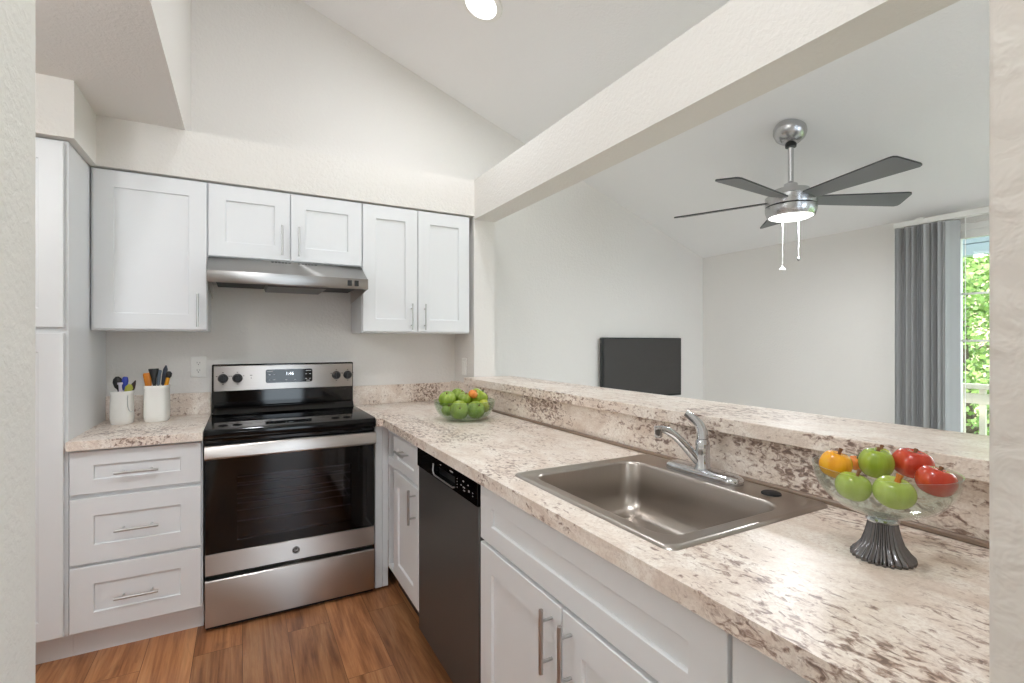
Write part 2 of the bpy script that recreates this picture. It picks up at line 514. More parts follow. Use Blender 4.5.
# vaulted ceiling (one slope, highest on the left)
xa, xb = -0.37, XR + 0.12
mb = MB(); mb.prism([(xa, vault(xa)), (xb, vault(xb)), (xb, vault(xb) + 0.15), (xa, vault(xa) + 0.15)], -3.2, YB + 0.12, 'y')
struct('ceiling', mb, M_CEIL, 'pale grey sloping vaulted ceiling over kitchen and living room', 'ceiling')
# flat low ceiling over the pantry side, its riser up to the vault
mb = MB(); mb.prism([(-1.95, ZL), (-0.25, ZL), (-0.25, vault(-0.25)), (-0.37, vault(-0.37)), (-0.37, ZL + 0.12), (-1.95, ZL + 0.12)], -3.2, YB, 'y')
struct('trim_1', mb, M_WALL, 'flat dropped ceiling above the pantry with a tall riser face', 'ceiling')
# soffit over the wall cabinets and the pantry
mb = MB()
mb.slab([-1.95, -0.595, XW], [2.585, 2.925, YB], lambda i, j: not (i == 1 and j == 0), 2.137, ZL)
struct('trim_2', mb, M_WALLN, 'cream textured soffit running over the wall cabinets', 'soffit')
# beam over the pass-through
struct('trim_3', MB().box(XW, XO, 0.216, YB, 2.116, ZL + 0.003), M_WALLN, 'long cream textured beam crossing above the breakfast bar', 'beam')
struct('trim_4', MB().box(XW, XO, 2.93, YB, 0, 2.116), M_WALL, 'short cream wall stub between cabinets and pass-through opening', 'wall')
struct('wall_half', MB().box(XW, XO, 0.216, 2.93, 0, 1.045), M_WALL, 'low half wall under the raised bar top', 'wall')
# near right wall end with rounded corner
pl = [(1.75, 0.05), (1.75, 0.216)] + [(0.698 + 0.006 + 0.006 * math.cos(a), 0.216 - 0.006 + 0.006 * math.sin(a)) for a in [PI / 2 + k * PI / 12 for k in range(7)]] + [(0.698, 0.05)]
mb = MB(); mb.prism(pl, 0, 2.89, 'z')
struct('wall_near', mb, paint('wall_paint_near', lin(226, 220, 213), 0.8, 26, 0.34, 0.004), 'textured wall end close by at the right edge', 'wall', smooth=True)
pl = [(-0.40, -3.2), (-0.25, -3.2)] + [(-0.25 - 0.006 + 0.006 * math.cos(a), 0.914 - 0.006 + 0.006 * math.sin(a)) for a in [k * PI / 12 for k in range(7)]] + [(-1.95, 0.918), (-1.95, 0.80), (-0.40, 0.80)]
mb = MB(); mb.prism(pl, 0, ZL, 'z')
struct('wall_left', mb, paint('wall_paint_left', lin(229, 226, 220), 0.75, 85, 0.20, 0.003), 'textured wall end at the left edge beside the pantry', 'wall', smooth=True)
struct('wall_alcove', MB().box(-2.05, -1.95, 0.80, YB, 0, ZL + 0.12), M_WALL, 'outer wall of the pantry alcove', 'wall')
# rear wall, unseen; door gap from reflections, window gap and taupe added for light
mb = MB(Matrix(((1, 0, 0, 0), (0, 0, 1, 0), (0, 1, 0, 0), (0, 0, 0, 1))))
mb.slab([-0.45, 0.32, 0.95, 2.0, 3.55, XR + 0.12], [0, 0.5, 2.15, 3.1, 4.0], lambda i, j: not ((i == 1 and j < 3) or (i == 3 and j == 1)), -3.32, -3.2)
struct('wall_rear', mb, paint('rear_reflection_taupe', lin(112, 86, 68), 0.8), 'unseen rear wall, coloured taupe for reflections, with openings for daylight', 'wall')

# recessed lights
for i, (n, x, y, z, p, c) in enumerate(LAMPS):
    zz = vault(x) if z is None else z
    lab = 'round white recessed ceiling light above the kitchen sink side, at the top edge' if i == 0 else \
          ['', 'unseen recessed light added in the vault to fill the cabinet fronts'][i]
    t = thing('recessed_light', lab, 'ceiling light', (x, y, zz), 'recessed ceiling lights')
    X = Matrix.Translation((x, y, zz)) @ (Matrix.Rotation(TILT, 4, 'Y') if z is None else Matrix.Identity(4))
    m1 = MB(X); m1.lathe([(0.088, -0.014), (0.112, -0.010), (0.117, -0.003), (0.117, 0.004), (0.088, 0.004)], n=40)
    m1.build('trim_ring', M_WHITE, t)
    m2 = MB(X); m2.lathe([(0.001, -0.018), (0.05, -0.0175), (0.087, -0.0145), (0.087, 0.0)], n=40)
    m2.build('lens', M_LENS, t)

for i, (x, y, z, r, zc, e) in enumerate(FILL_GLOBES):
    t = thing('fill_globe', ['unseen globe added as fill behind the kitchen', 'unseen alcove light read off handle shadows, globe shape added for fill', 'large unseen globe added as fill at the rear of the living room'][i],
              'pendant light', (x, y, vault(x) if zc is None else zc), 'unseen fill globes')
    top = vault(x) if zc is None else zc
    m = MB(); m.lathe([(r * math.sin(PI * k / 20), -r * math.cos(PI * k / 20)) for k in range(21)], (x, y, z), 32)
    m.build('globe', emit('fill_globe_glow_%d' % i, (0.92, 0.96, 1.0, 1), e), t)
    m = MB(); m.lathe([(0.03, z + r * 0.99), (0.03, z + r + 0.02), (0.006, z + r + 0.022), (0.006, top - 0.03), (0.05, top - 0.025), (0.055, top)], (x, y, 0), 20)
    m.build('stem', M_NICKEL, t)

# ------------------------------------------------------------------ cabinetry
def pull_mb(xf, c, length, vertical, y0, out=0.032, r=0.0058):
    """bar pull; c = (u, z) centre on the face at y0, bar stands `out` in front"""
    m = MB(xf)
    h = length / 2; s = length * 0.32
    u, z = c
    yb = y0 - out
    if vertical:
        m.tube([(u, yb, z - h), (u, yb, z + h)], r, 12)
        for d in (-s, s): m.tube([(u, y0 + 0.0005, z + d), (u, yb + 0.002, z + d)], 0.0042, 10)
    else:
        m.tube([(u - h, yb, z), (u + h, yb, z)], r, 12)
        for d in (-s, s): m.tube([(u + d, y0 + 0.0005, z), (u + d, yb + 0.002, z)], 0.0042, 10)
    return m
def front(kind, parent, xf, u0, u1, y0, z0, z1, pull=None, su=0.075, sv=0.075, th=0.019):
    m = MB(xf); m.shaker(u0, u1, y0, y0 + th, z0, z1, su, sv)
    d = m.build(kind, M_CAB, parent)
    if pull:
        c, ln, vert = pull
        yp = y0 if (abs(c[0] - u0) < su or abs(c[0] - u1) < su) and vert else y0 + 0.009
        pull_mb(xf, c, ln, vert, yp, 0.032 + (yp - y0)).build('handle', M_NICKEL, d)
    return d
I4 = Matrix.Identity(4)
ZT, ZC = 2.128, 1.372
# wall cabinets
def wall_cab(label, x0, x1, z0, doors, grp='wall cabinets over the range side'):
    t = thing('wall_cabinet', label, 'cabinet', ((x0 + x1) / 2, YB, z0), grp)
    m = MB(); m.box(x0, x1, 2.952, YB - 0.003, z0, ZT + 0.004); m.build('body', M_CAB, t)
    for (a, b, pu) in doors:
        front('door', t, I4, a, b, 2.932, z0 + 0.007, ZT - 0.004, pu)
    return t
wall_cab('tall white wall cabinet with one door, left of the range hood', -0.619, -0.1565, ZC, [(-0.609, -0.160, ((-0.197, 1.475), 0.165, True))])
wall_cab('short white two-door wall cabinet directly above the range hood', -0.1555, 0.6115, 1.752,
         [(-0.152, 0.2265, ((0.187, 1.863), 0.16, True)), (0.2315, 0.608, ((0.271, 1.863), 0.16, True))])
wall_cab('white two-door wall cabinet to the right of the range hood', 0.6125, 1.297, ZC,
         [(0.616, 0.9445, ((0.905, 1.47), 0.16, True)), (0.9495, 1.292, ((0.989, 1.47), 0.16, True))])
# pantry
t = thing('pantry_cabinet', 'full-height white pantry cabinet at the left wall, partly cut off', 'cabinet', (-1.0, YB, 0))
MB().box(-1.40, -0.6225, 2.625, YB - 0.003, 0.118, 2.132).build('body', M_CAB, t)
MB().box(-1.40, -0.6225, 2.69, YB - 0.003, 0.0, 0.118).build('toe_kick', M_CAB, t)
front('door', t, I4, -1.010, -0.633, 2.603, 1.375, 2.122, ((-0.975, 1.48), 0.16, True))
front('door', t, I4, -1.010, -0.633, 2.603, 0.127, 1.352, ((-0.975, 1.24), 0.16, True))
front('door', t, I4, -1.395, -1.015, 2.603, 1.375, 2.122, ((-1.05, 1.48), 0.16, True))
front('door', t, I4, -1.395, -1.015, 2.603, 0.127, 1.352, ((-1.05, 1.24), 0.16, True))
# drawer base left of the range
t = thing('drawer_base_cabinet', 'white three-drawer base cabinet between pantry and range', 'cabinet', (-0.39, YB, 0))
MB().box(-0.6215, -0.1575, 2.632, YB - 0.003, 0.118, 0.873).build('body', M_CAB, t)
MB().box(-0.6215, -0.1575, 2.69, YB - 0.003, 0.0, 0.118).build('toe_kick', M_CAB, t)
for z0, z1, zc, sv in ((0.689, 0.865, 0.771, 0.058), (0.403, 0.671, 0.531, 0.073), (0.125, 0.390, 0.248, 0.073)):
    front('drawer', t, I4, -0.6165, -0.164, 2.612, z0, z1, ((-0.3925, zc), 0.152, False), 0.076, sv)
# filler right of the range, corner
t = thing('filler_panel', 'narrow white filler panel between range and dishwasher-side cabinets', 'cabinet panel', (0.65, 2.63, 0))
MB().box(0.6155, 0.652, 2.628, 2.645, 0.012, 0.873, 0.001).build('panel', M_CAB, t)
MB().box(0.654, 0.684, 2.630, 2.645, 0.012, 0.873, 0.001).build('strip', M_CAB, t)
# peninsula cabinets, fronts face the range side
XF = 0.665
def pen(name, label, ya, yb, loc, cat='cabinet'):
    t = thing(name, label, cat, loc, 'base cabinets under the sink counter')
    m = MB(); c0, c1 = XF + 0.0195, XW - 0.045     # open-topped carcass
    m.box(c0, c1, ya, ya + 0.018, 0.118, 0.873); m.box(c0, c1, yb - 0.018, yb, 0.118, 0.873)
    m.box(c0, c1, ya + 0.018, yb - 0.018, 0.118, 0.136); m.box(c1 - 0.012, c1, ya + 0.018, yb - 0.018, 0.136, 0.873)
    m.box(c0, c0 + 0.018, ya + 0.018, yb - 0.018, 0.84, 0.873); m.box(c0, c0 + 0.018, ya + 0.018, yb - 0.018, 0.665, 0.71)
    m.build('body', M_CAB, t)
    MB().box(XF + 0.075, XW - 0.045, ya, yb, 0.0, 0.118).build('toe_kick', M_BLACK, t)
    return t
P = FACE_W(XF, 0.0)   # local u = -world y
t = pen('base_cabinet', 'narrow white base cabinet with one drawer over one door beside the dishwasher', 2.052, 2.626, (1.0, 2.25, 0))
front('drawer', t, P, -2.447, -2.056, 0, 0.694, 0.846, ((-2.25, 0.795), 0.13, False), 0.062, 0.048)
front('door', t, P, -2.447, -2.056, 0, 0.158, 0.677, ((-2.092, 0.594), 0.152, True), 0.07, 0.07)
t = pen('sink_base_cabinet', 'wide white two-door cabinet under the sink with a long false drawer front', 0.509, 1.4255, (1.0, 0.97, 0))
front('false_front', t, P, -1.421, -0.513, 0, 0.694, 0.862, None, 0.076, 0.056)
front('door', t, P, -1.421, -0.9695, 0, 0.158, 0.682, ((-1.009, 0.59), 0.155, True))
front('door', t, P, -0.9645, -0.513, 0, 0.158, 0.682, ((-0.929, 0.59), 0.155, True))
t = pen('base_cabinet', 'white base cabinet end beneath the near counter, bottom right, barely in view', 0.218, 0.5075, (1.0, 0.36, 0))
front('drawer', t, P, -0.504, -0.222, 0, 0.694, 0.862, ((-0.36, 0.778), 0.13, False), 0.07, 0.056)
front('door', t, P, -0.504, -0.222, 0, 0.158, 0.682, ((-0.255, 0.59), 0.155, True), 0.07)

# countertops
ZK, ZCT = 0.876, 0.914
t = thing('countertop', 'short speckled laminate counter on the drawer cabinet left of the range', 'countertop', (-0.39, YB, ZK))
MB().box(-0.6215, -0.155, 2.582, YB - 0.002, ZK, ZCT, 0.0015).build('slab', M_LAM, t)
MB().box(-0.6215, -0.155, 3.238, YB - 0.001, ZCT, 1.034, 0.0015).build('backsplash', M_LAM, t)
SX0, SX1, SY0, SY1 = 0.715, 1.262, 0.675, 1.305
t = thing('countertop', 'long speckled laminate counter holding the sink and fruit bowls', 'countertop', (1.0, 1.7, ZK))
xs = [0.6125, 0.643, SX0 + 0.02, SX1 - 0.02, 1.282]; ys = [0.2175, SY0 + 0.02, SY1 - 0.02, 2.582, YB - 0.002]
def keep(i, j):
    if i == 0: return j == 3
    return not (i == 2 and j == 1)
MB().slab(xs, ys, keep, ZK, ZCT).build('slab', M_LAM, t, smooth=False)
MB().box(0.6125, XW - 0.001, 3.238, YB - 0.001, ZCT, 1.034, 0.0015).build('backsplash', M_LAM, t)
MB().box(1.2825, XW - 0.001, 0.2175, 3.2375, ZCT - 0.03, 1.044, 0.001).build('splash_panel', M_LAM, t)
o = MB().box(1.266, 1.2823, 0.2175, 3.237, ZCT, ZCT + 0.012, 0.003).build('edge_strip', M_CAULK, t)
o['label'] = 'brownish trim strip along the splash panel'
# raised bar top
o = MB().box(1.252, 1.593, 0.2175, 2.928, 1.0455, 1.088, 0.002).build('bar_top', M_LAM, org=(1.42, 1.6, 1.0455))
tag(o, 'raised speckled laminate bar top along the pass-through', 'countertop')

# ------------------------------------------------------------------ range
RX0, RX1 = -0.1515, 0.6085
t = thing('range', 'stainless electric range with black glass top and oven door', 'stove', (0.2285, YB, 0))
m = MB()   # body shell with an open oven cavity in front
m.box(RX0 + 0.004, RX1 - 0.004, 2.655, 3.23, 0.24, 0.30); m.box(RX0 + 0.004, RX0 + 0.07, 2.655, 3.23, 0.30, 0.86)
m.box(RX1 - 0.07, RX1 - 0.004, 2.655, 3.23, 0.30, 0.86); m.box(RX0 + 0.07, RX1 - 0.07, 3.13, 3.23, 0.30, 0.86)
m.box(RX0 + 0.004, RX1 - 0.004, 2.655, 3.23, 0.80, 0.885); m.box(RX0 + 0.004, RX1 - 0.004, 2.655, 3.23, 0.03, 0.24); m.box(RX0 + 0.006, RX1 - 0.006, 2.625, 2.655, 0.006, 0.028)
m.build('body', M_BLACK, t)
m = MB()
for u in (RX0 + 0.06, RX1 - 0.06):
    for y in (2.70, 3.17): MB().tube([(u, y, 0.0), (u, y, 0.03)], 0.018, 12).build('foot', M_BLACK, t)
# cooktop slab with a soft rolled front lip
def lipped(x0, x1):
    pr = [(2.598, 0.872), (2.586, 0.885), (2.584, 0.905), (2.592, 0.918), (2.606, 0.922), (3.135, 0.922), (3.135, 0.872)]
    return [[(x, y, z) for (y, z) in pr] for x in (x0, x1)]
m = MB(); m.loops(lipped(RX0, RX1)); ck = m.build('cooktop', M_COOK, t)
for (u, v, R) in ((0.03, 2.80, 0.10), (0.03, 3.02, 0.072), (0.42, 2.80, 0.082), (0.42, 3.02, 0.105)):
    m = MB()
    for rr in (R, R * 0.62): m.lathe([(rr - 0.0018, 0.0), (rr - 0.0018, 0.0006), (rr + 0.0018, 0.0006), (rr + 0.0018, 0.0)], (u, v, 0.9221), 48, cap0=False, cap1=False)
    m.build('burner', M_RING, ck)
m = MB()
m.loops([[(x, y, z) for (y, z) in ((3.10, 0.9225), (3.122, 0.955), (3.135, 0.955), (3.135, 0.9225))] for x in (RX0 + 0.012, RX1 - 0.012)])
m.build('rear_ledge', M_BLACKG, t)
# backguard
bg_o = MB().box(RX0 + 0.003, RX1 - 0.003, 3.168, 3.232, 0.9225, 1.192, 0.004).build('backguard', M_BLACKG, t)
pn = MB().box(RX0 + 0.012, RX1 - 0.009, 3.158, 3.1678, 1.043, 1.184, 0.003).build('control_panel', M_STEEL, bg_o)
m = MB(); pp = rrect(0.117, 0.367, 1.081, 1.158, 0.010, 4); m.prism(pp, 3.1545, 3.158, 'y')
m.build('display', M_BLACKG, bg_o)
XZ = lambda x, y, z: Matrix(((1, 0, 0, x), (0, 0, -1, y), (0, 1, 0, z), (0, 0, 0, 1)))   # text plane facing -y
m = MB(); text_into(m, '1:46', 0.026, XZ(0.243, 3.1540, 1.132)); m.build('clock_digits', M_DIGIT, bg_o, smooth=False)
m = MB()
for (u, z, ww) in ((0.139, 1.147, 0.032), (0.345, 1.147, 0.030), (0.137, 1.128, 0.010), (0.160, 1.128, 0.010), (0.137, 1.098, 0.010), (0.160, 1.098, 0.010),
                   (0.332, 1.128, 0.010), (0.354, 1.128, 0.010), (0.332, 1.100, 0.010), (0.354, 1.100, 0.010), (0.225, 1.097, 0.008), (0.272, 1.097, 0.010), (0.343, 1.089, 0.020)):
    m = MB(); m.box(u - ww / 2, u + ww / 2, 3.1538, 3.1545, z - 0.0017, z + 0.0017)
    m.build('key_mark', M_LABEL, bg_o, smooth=False)
m = MB()
for u in (-0.095, -0.025, 0.504, 0.571):
    for (du, dz) in ((0, 0.033), (0, -0.033), (-0.03, 0.012), (0.03, 0.012)):
        m = MB(); m.box(u + du - 0.004, u + du + 0.004, 3.1573, 3.1580, 1.114 + dz - 0.0018, 1.114 + dz + 0.0018)
        m.build('knob_mark', M_LABELD, bg_o, smooth=False)
MB().box(0.037, 0.049, 3.1573, 3.158, 1.126, 1.130).build('knob_mark', M_LABELD, bg_o, smooth=False)
MB().box(0.0415, 0.0445, 3.1573, 3.158, 1.108, 1.117).build('knob_mark', M_LABELD, bg_o, smooth=False)
RY = Matrix.Rotation(PI / 2, 3, 'X')
for u in (-0.095, -0.025, 0.504, 0.571):
    m = MB()
    m.lathe([(0.0255, 0.0), (0.0255, 0.006), (0.022, 0.012), (0.0205, 0.026), (0.018, 0.030), (0.001, 0.031)], (u, 3.158, 1.114), 28, tilt=RY)
    m.box(u - 0.0045, u + 0.0045, 3.120, 3.129, 1.096, 1.132, 0.001)
    m.build('knob', M_BLACK, t)
# oven door: black glass frame with window, steel band below
DXL, DXR = RX0 + 0.003, RX1 - 0.003
WX0, WX1, WZ0, WZ1 = -0.022, 0.492, 0.398, 0.695
m = MB(Matrix(((1, 0, 0, 0), (0, 0, 1, 0), (0, 1, 0, 0), (0, 0, 0, 1))))
m.slab([DXL, WX0, WX1, DXR], [0.352, WZ0, WZ1, 0.868], lambda i, j: not (i == 1 and j == 1), 2.612, 2.652)
dr = m.build('oven_door', M_BLACKG, t, smooth=False)
MB().box(WX0, WX1, 2.6135, 2.6165, WZ0, WZ1).build('window', M_OVEN, dr, smooth=False)
MB().box(DXL, DXR, 2.606, 2.652, 0.256, 0.3515, 0.002).build('lower_band', M_STEEL, dr)
m = MB(); m.lathe([(0.0175, 0), (0.0175, 0.002), (0.0165, 0.0026), (0.001, 0.0026)], (0.2285, 2.606, 0.303), 32, tilt=RY)
em = m.build('emblem', M_LABELD, dr)
m = MB()
m.lathe([(0.0152, 0), (0.0152, 0.0005), (0.0142, 0.0005), (0.0142, 0)], (0.2285, 2.6034, 0.303), 32, tilt=RY, cap0=False, cap1=False)
text_into(m, 'GE', 0.0165, XZ(0.2285, 2.6030, 0.303)); m.build('emblem_letters', M_LABEL, dr, smooth=False)
m = MB()   # full-width flat handle on two mounts
m.loops([[(x, y, z) for (y, z) in ((2.566, 0.790), (2.560, 0.797), (2.560, 0.842), (2.566, 0.850), (2.584, 0.852), (2.590, 0.846), (2.590, 0.794), (2.584, 0.788))] for x in (DXL, DXR)])
for u in (DXL + 0.02, DXR - 0.045): m.box(u, u + 0.025, 2.588, 2.612, 0.800, 0.842)
m.build('handle', M_STEEL, dr)
for z in (0.46, 0.545, 0.63):
    m = MB()
    for y in (2.69, 2.86, 3.08): m.tube([(RX0 + 0.075, y, z), (RX1 - 0.075, y, z)], 0.0035, 8)
    for u in (RX0 + 0.085, RX1 - 0.085): m.tube([(u, 2.685, z - 0.004), (u, 3.09, z - 0.004)], 0.003, 6)
    m.build('oven_rack', M_RACK, t)
m = MB()
m.loops([[(x, y, z) for (y, z) in ((2.655, 0.0285), (2.606, 0.024), (2.604, 0.027), (2.604, 0.228), (2.608, 0.233), (2.655, 0.233))] for x in (DXL, DXR)])
m.build('drawer', M_STEEL, t)

# ------------------------------------------------------------------ range hood
t = thing('range_hood', 'stainless under-cabinet range hood above the range', 'range hood', (0.228, YB, 1.60))
HX0, HX1 = -0.150, 0.606
def hprof(): return [(2.930, 1.7515), (2.775, 1.668), (2.752, 1.662), (2.750, 1.655), (2.750, 1.611), (2.753, 1.606), (2.768, 1.606), (2.768, 1.640), (3.235, 1.640), (3.235, 1.7515)]
m = MB(); m.loops([[(x, y, z) for (y, z) in hprof()] for x in (HX0, HX1)])
m.build('canopy', M_HOOD, t)
for x0, x1 in ((HX0, HX0 + 0.004), (HX1 - 0.004, HX1)):
    m = MB(); m.loops([[(x, y, z) for (y, z) in ((2.7685, 1.606), (3.235, 1.560), (3.235, 1.639), (2.7685, 1.639))] for x in (x0, x1)])
    m.build('side_skirt', M_STEEL, t)
MB().box(HX0 + 0.03, 0.13, 2.79, 3.18, 1.622, 1.6395, 0.002).build('filter_panel', M_DARK, t)
MB().box(0.38, HX1 - 0.03, 2.79, 3.18, 1.622, 1.6395, 0.002).build('filter_panel', M_DARK, t)
m = MB(); m.loops([[(0.10, 2.785, 1.6395), (0.41, 2.785, 1.6395), (0.41, 3.15, 1.6395), (0.10, 3.15, 1.6395)],
                   [(0.115, 2.80, 1.600), (0.395, 2.80, 1.600), (0.395, 3.13, 1.600), (0.115, 3.13, 1.600)]])
m.build('light_cover', M_COVER, t)
for u in (0.508, 0.544): MB().box(u - 0.011, u + 0.011, 2.7455, 2.7505, 1.620, 1.650, 0.001).build('switch', M_BLACK, t)
m = MB()
for k in range(14):
    if k in (6, 7): continue
    u = 0.135 + k * 0.0165
    m = MB(); m.loops([[(u, 2.9205, 1.7460), (u + 0.012, 2.9205, 1.7460), (u + 0.012, 2.908, 1.7393), (u, 2.908, 1.7393)],
             [(u, 2.9200, 1.7470), (u + 0.012, 2.9200, 1.7470), (u + 0.012, 2.9075, 1.7403), (u, 2.9075, 1.7403)]])
    m.build('vent_slot', M_BLACK, t)

# ------------------------------------------------------------------ dishwasher
t = thing('dishwasher', 'black stainless dishwasher built in under the counter', 'dishwasher', (1.0, 1.74, 0))
A, B = -2.0485, -1.4285
MB(P).box(A, B, 0.03, 0.58, 0.10, 0.870).build('body', M_BLACK, t)
m = MB(P)
m.box(A + 0.002, B - 0.004, 0.0, 0.03, 0.085, 0.786, 0.003)
m.build('door', M_DWS, t)
m = MB(Matrix(((0, 0, 1, 0), (1, 0, 0, 0), (0, 1, 0, 0), (0, 0, 0, 1))))
m.slab([1.4325, 1.622, 1.845, 2.0465], [0.7875, 0.797, 0.838, 0.866], lambda i, j: not (i == 1 and j == 1), XF - 0.006, XF + 0.026)
pan = m.build('control_panel', M_BLACKG, t, smooth=False)
MB().box(XF + 0.018, XF + 0.0265, 1.623, 1.844, 0.798, 0.837).build('pocket', M_BLACK, pan)
m = MB()
m.tube([(XF - 0.006, 1.846, 0.838), (XF - 0.008, 1.846, 0.812), (XF - 0.008, 1.838, 0.800), (XF - 0.008, 1.826, 0.7965), (XF - 0.008, 1.640, 0.7965), (XF - 0.008, 1.626, 0.801)], 0.0028, 8)
m.build('handle_lip', M_NICKEL, pan)
m = MB()
for k, (y, z, hy_, hz) in enumerate([(1.655, 0.850, 0.030, 0.003), (1.600, 0.838, 0.004, 0.002), (1.600, 0.828, 0.004, 0.002), (1.600, 0.818, 0.004, 0.002), (1.600, 0.808, 0.004, 0.002),
                           (1.565, 0.825, 0.008, 0.003), (1.545, 0.842, 0.010, 0.004), (1.540, 0.822, 0.016, 0.003), (1.538, 0.812, 0.014, 0.003), (1.505, 0.838, 0.008, 0.002),
                           (1.498, 0.820, 0.008, 0.006), (1.468, 0.822, 0.007, 0.002), (1.468, 0.812, 0.005, 0.002), (1.765, 0.850, 0.01, 0.002)]):
    m = MB(); m.box(XF - 0.0068, XF - 0.006, y - hy_ / 2, y + hy_ / 2, z - hz / 2, z + hz / 2)
    m.build('key_mark', M_LABEL, pan, smooth=False)
MB(P).box(A + 0.004, B - 0.004, 0.055, 0.075, 0.0, 0.084).build('toe_panel', M_BLACK, t)

# ------------------------------------------------------------------ sink and faucet
t = thing('sink', 'stainless drop-in sink with a single wide bowl', 'sink', ((SX0 + SX1) / 2, (SY0 + SY1) / 2, ZCT))
BX0, BX1, BY0, BY1 = 0.762, 1.150, 0.728, 1.262
def LP(x0, x1, y0, y1, r, z): return [(x, y, z) for (x, y) in rrect(x0, x1, y0, y1, r, 8)]
m = MB()
m.loops([LP(SX0, SX1, SY0, SY1, 0.024, ZCT + 0.0004), LP(SX0 + 0.004, SX1 - 0.004, SY0 + 0.004, SY1 - 0.004, 0.022, ZCT + 0.0055),
         LP(SX0 + 0.014, SX1 - 0.014, SY0 + 0.014, SY1 - 0.014, 0.028, ZCT + 0.0065), LP(SX0 + 0.020, SX1 - 0.020, SY0 + 0.020, SY1 - 0.020, 0.026, ZCT + 0.0035),
         LP(BX0 - 0.010, BX1 + 0.010, BY0 - 0.010, BY1 + 0.010, 0.062, ZCT + 0.0035), LP(BX0 - 0.003, BX1 + 0.003, BY0 - 0.003, BY1 + 0.003, 0.056, ZCT + 0.0015),
         LP(BX0, BX1, BY0, BY1, 0.055, ZCT - 0.006), LP(BX0 + 0.006, BX1 - 0.006, BY0 + 0.006, BY1 - 0.006, 0.055, ZCT - 0.10),
         LP(BX0 + 0.010, BX1 - 0.010, BY0 + 0.010, BY1 - 0.010, 0.055, ZCT - 0.130), LP(BX0 + 0.022, BX1 - 0.022, BY0 + 0.022, BY1 - 0.022, 0.052, ZCT - 0.152),
         LP(BX0 + 0.045, BX1 - 0.045, BY0 + 0.045, BY1 - 0.045, 0.045, ZCT - 0.162), LP(0.93, 0.985, 0.968, 1.022, 0.0265, ZCT - 0.168)], cap0=False)
m.build('basin', M_SINK, t, angle=60)
m = MB(); m.lathe([(0.001, 0), (0.028, 0.0), (0.034, 0.004), (0.041, 0.0035), (0.043, 0.0)], (0.957, 0.995, ZCT - 0.1665), 32)
m.build('drain', M_CHROME, t)
m = MB(); m.lathe([(0.0245, 0.0), (0.024, 0.003), (0.020, 0.005), (0.001, 0.0055)], (1.216, 0.803, ZCT + 0.0036), 32)
m.build('hole_cover', M_DARK, t)

t = thing('faucet', 'chrome single-lever kitchen faucet at the back of the sink', 'faucet', (1.207, 1.015, ZCT + 0.0038))
z0 = ZCT + 0.0038
m = MB()
def OV(hx, hy, z): return [(1.207 + p[0], 1.015 + p[1], z) for p in rrect(-hx, hx, -hy, hy, hx * 0.96, 8)]
m.loops([OV(0.031, 0.131, z0), OV(0.0325, 0.1325, z0 + 0.010), OV(0.029, 0.128, z0 + 0.017), OV(0.022, 0.118, z0 + 0.022), OV(0.012, 0.10, z0 + 0.0245)])
m.build('base_plate', M_CHROME, t, angle=50)
m = MB(); m.lathe([(0.027, 0.016), (0.0265, 0.022), (0.022, 0.028), (0.0205, 0.070), (0.0215, 0.085), (0.020, 0.100), (0.013, 0.112), (0.001, 0.115)], (1.207, 1.015, z0), 28)
m.build('body', M_CHROME, t)
def bez(pts, n=14):
    out = []
    for k in range(n + 1):
        q = [Vector(p) for p in pts]; s_ = k / n
        while len(q) > 1: q = [a.lerp(b, s_) for a, b in zip(q, q[1:])]
        out.append(tuple(q[0]))
    return out
m = MB()
sp = bez([(1.203, 1.02, z0 + 0.035), (1.165, 1.043, z0 + 0.085), (1.12, 1.058, z0 + 0.150), (1.082, 1.073, z0 + 0.137)], 16)
m.tube(sp, [0.0145 - 0.004 * k / 16 for k in range(17)], 16)
sb = m.build('spout', M_CHROME, t)
m = MB(); m.lathe([(0.0125, 0.012), (0.0125, -0.002), (0.0115, -0.004), (0.0115, -0.018), (0.009, -0.021), (0.001, -0.019)], (1.084, 1.072, z0 + 0.135), 24)
m.build('aerator', M_CHROME, sb)
m = MB()
lv = bez([(1.207, 1.015, z0 + 0.108), (1.212, 1.018, z0 + 0.155), (1.197, 1.040, z0 + 0.166), (1.186, 1.060, z0 + 0.181)], 12)
m.tube(lv, [(0.0175 - 0.0105 * k / 12, 0.0175 - 0.006 * k / 12) for k in range(13)], 14)
lo = m.build('lever', M_CHROME, t)
m = MB(); m.lathe([(0.003, 0), (0.003, 0.001), (0.0005, 0.0012)], (1.194, 1.009, z0 + 0.085), 12, tilt=Matrix.Rotation(-PI / 2, 3, 'Y'))
m.build('temperature_mark', plain('red_mark', lin(190, 30, 24), 0.4), t)

# ------------------------------------------------------------------ outlets
def outlet(xf, name, label, duplex):
    o = thing(name, label, 'outlet', xf.translation)
    MB(xf).box(-0.037, 0.037, -0.006, -0.0005, -0.058, 0.058, 0.002).build('cover_plate', M_WHITE, o)
    if duplex:
        for dz in (-0.021, 0.021):
            mm = MB(xf); mm.prism([(p[0], p[1] + dz) for p in rrect(-0.0165, 0.0165, -0.014, 0.014, 0.010, 5)], -0.0085, -0.006, 'y')
            r = mm.build('receptacle', M_WHITE, o)
            mm = MB(xf)
            mm.box(-0.0075, -0.0055, -0.0092, -0.0085, dz - 0.001, dz + 0.008); mm.box(0.0055, 0.0075, -0.0092, -0.0085, dz, dz + 0.007)
            mm.lathe([(0.0025, 0), (0.0025, 0.0007)], (0, -0.0085, dz - 0.0075), 10, tilt=RY)
            mm.build('slots', M_BLACK, r)
    else:
        mm = MB(xf); mm.box(-0.0165, 0.0165, -0.0085, -0.006, -0.033, 0.033, 0.001); mm.build('rocker', M_WHITE, o)
    return o
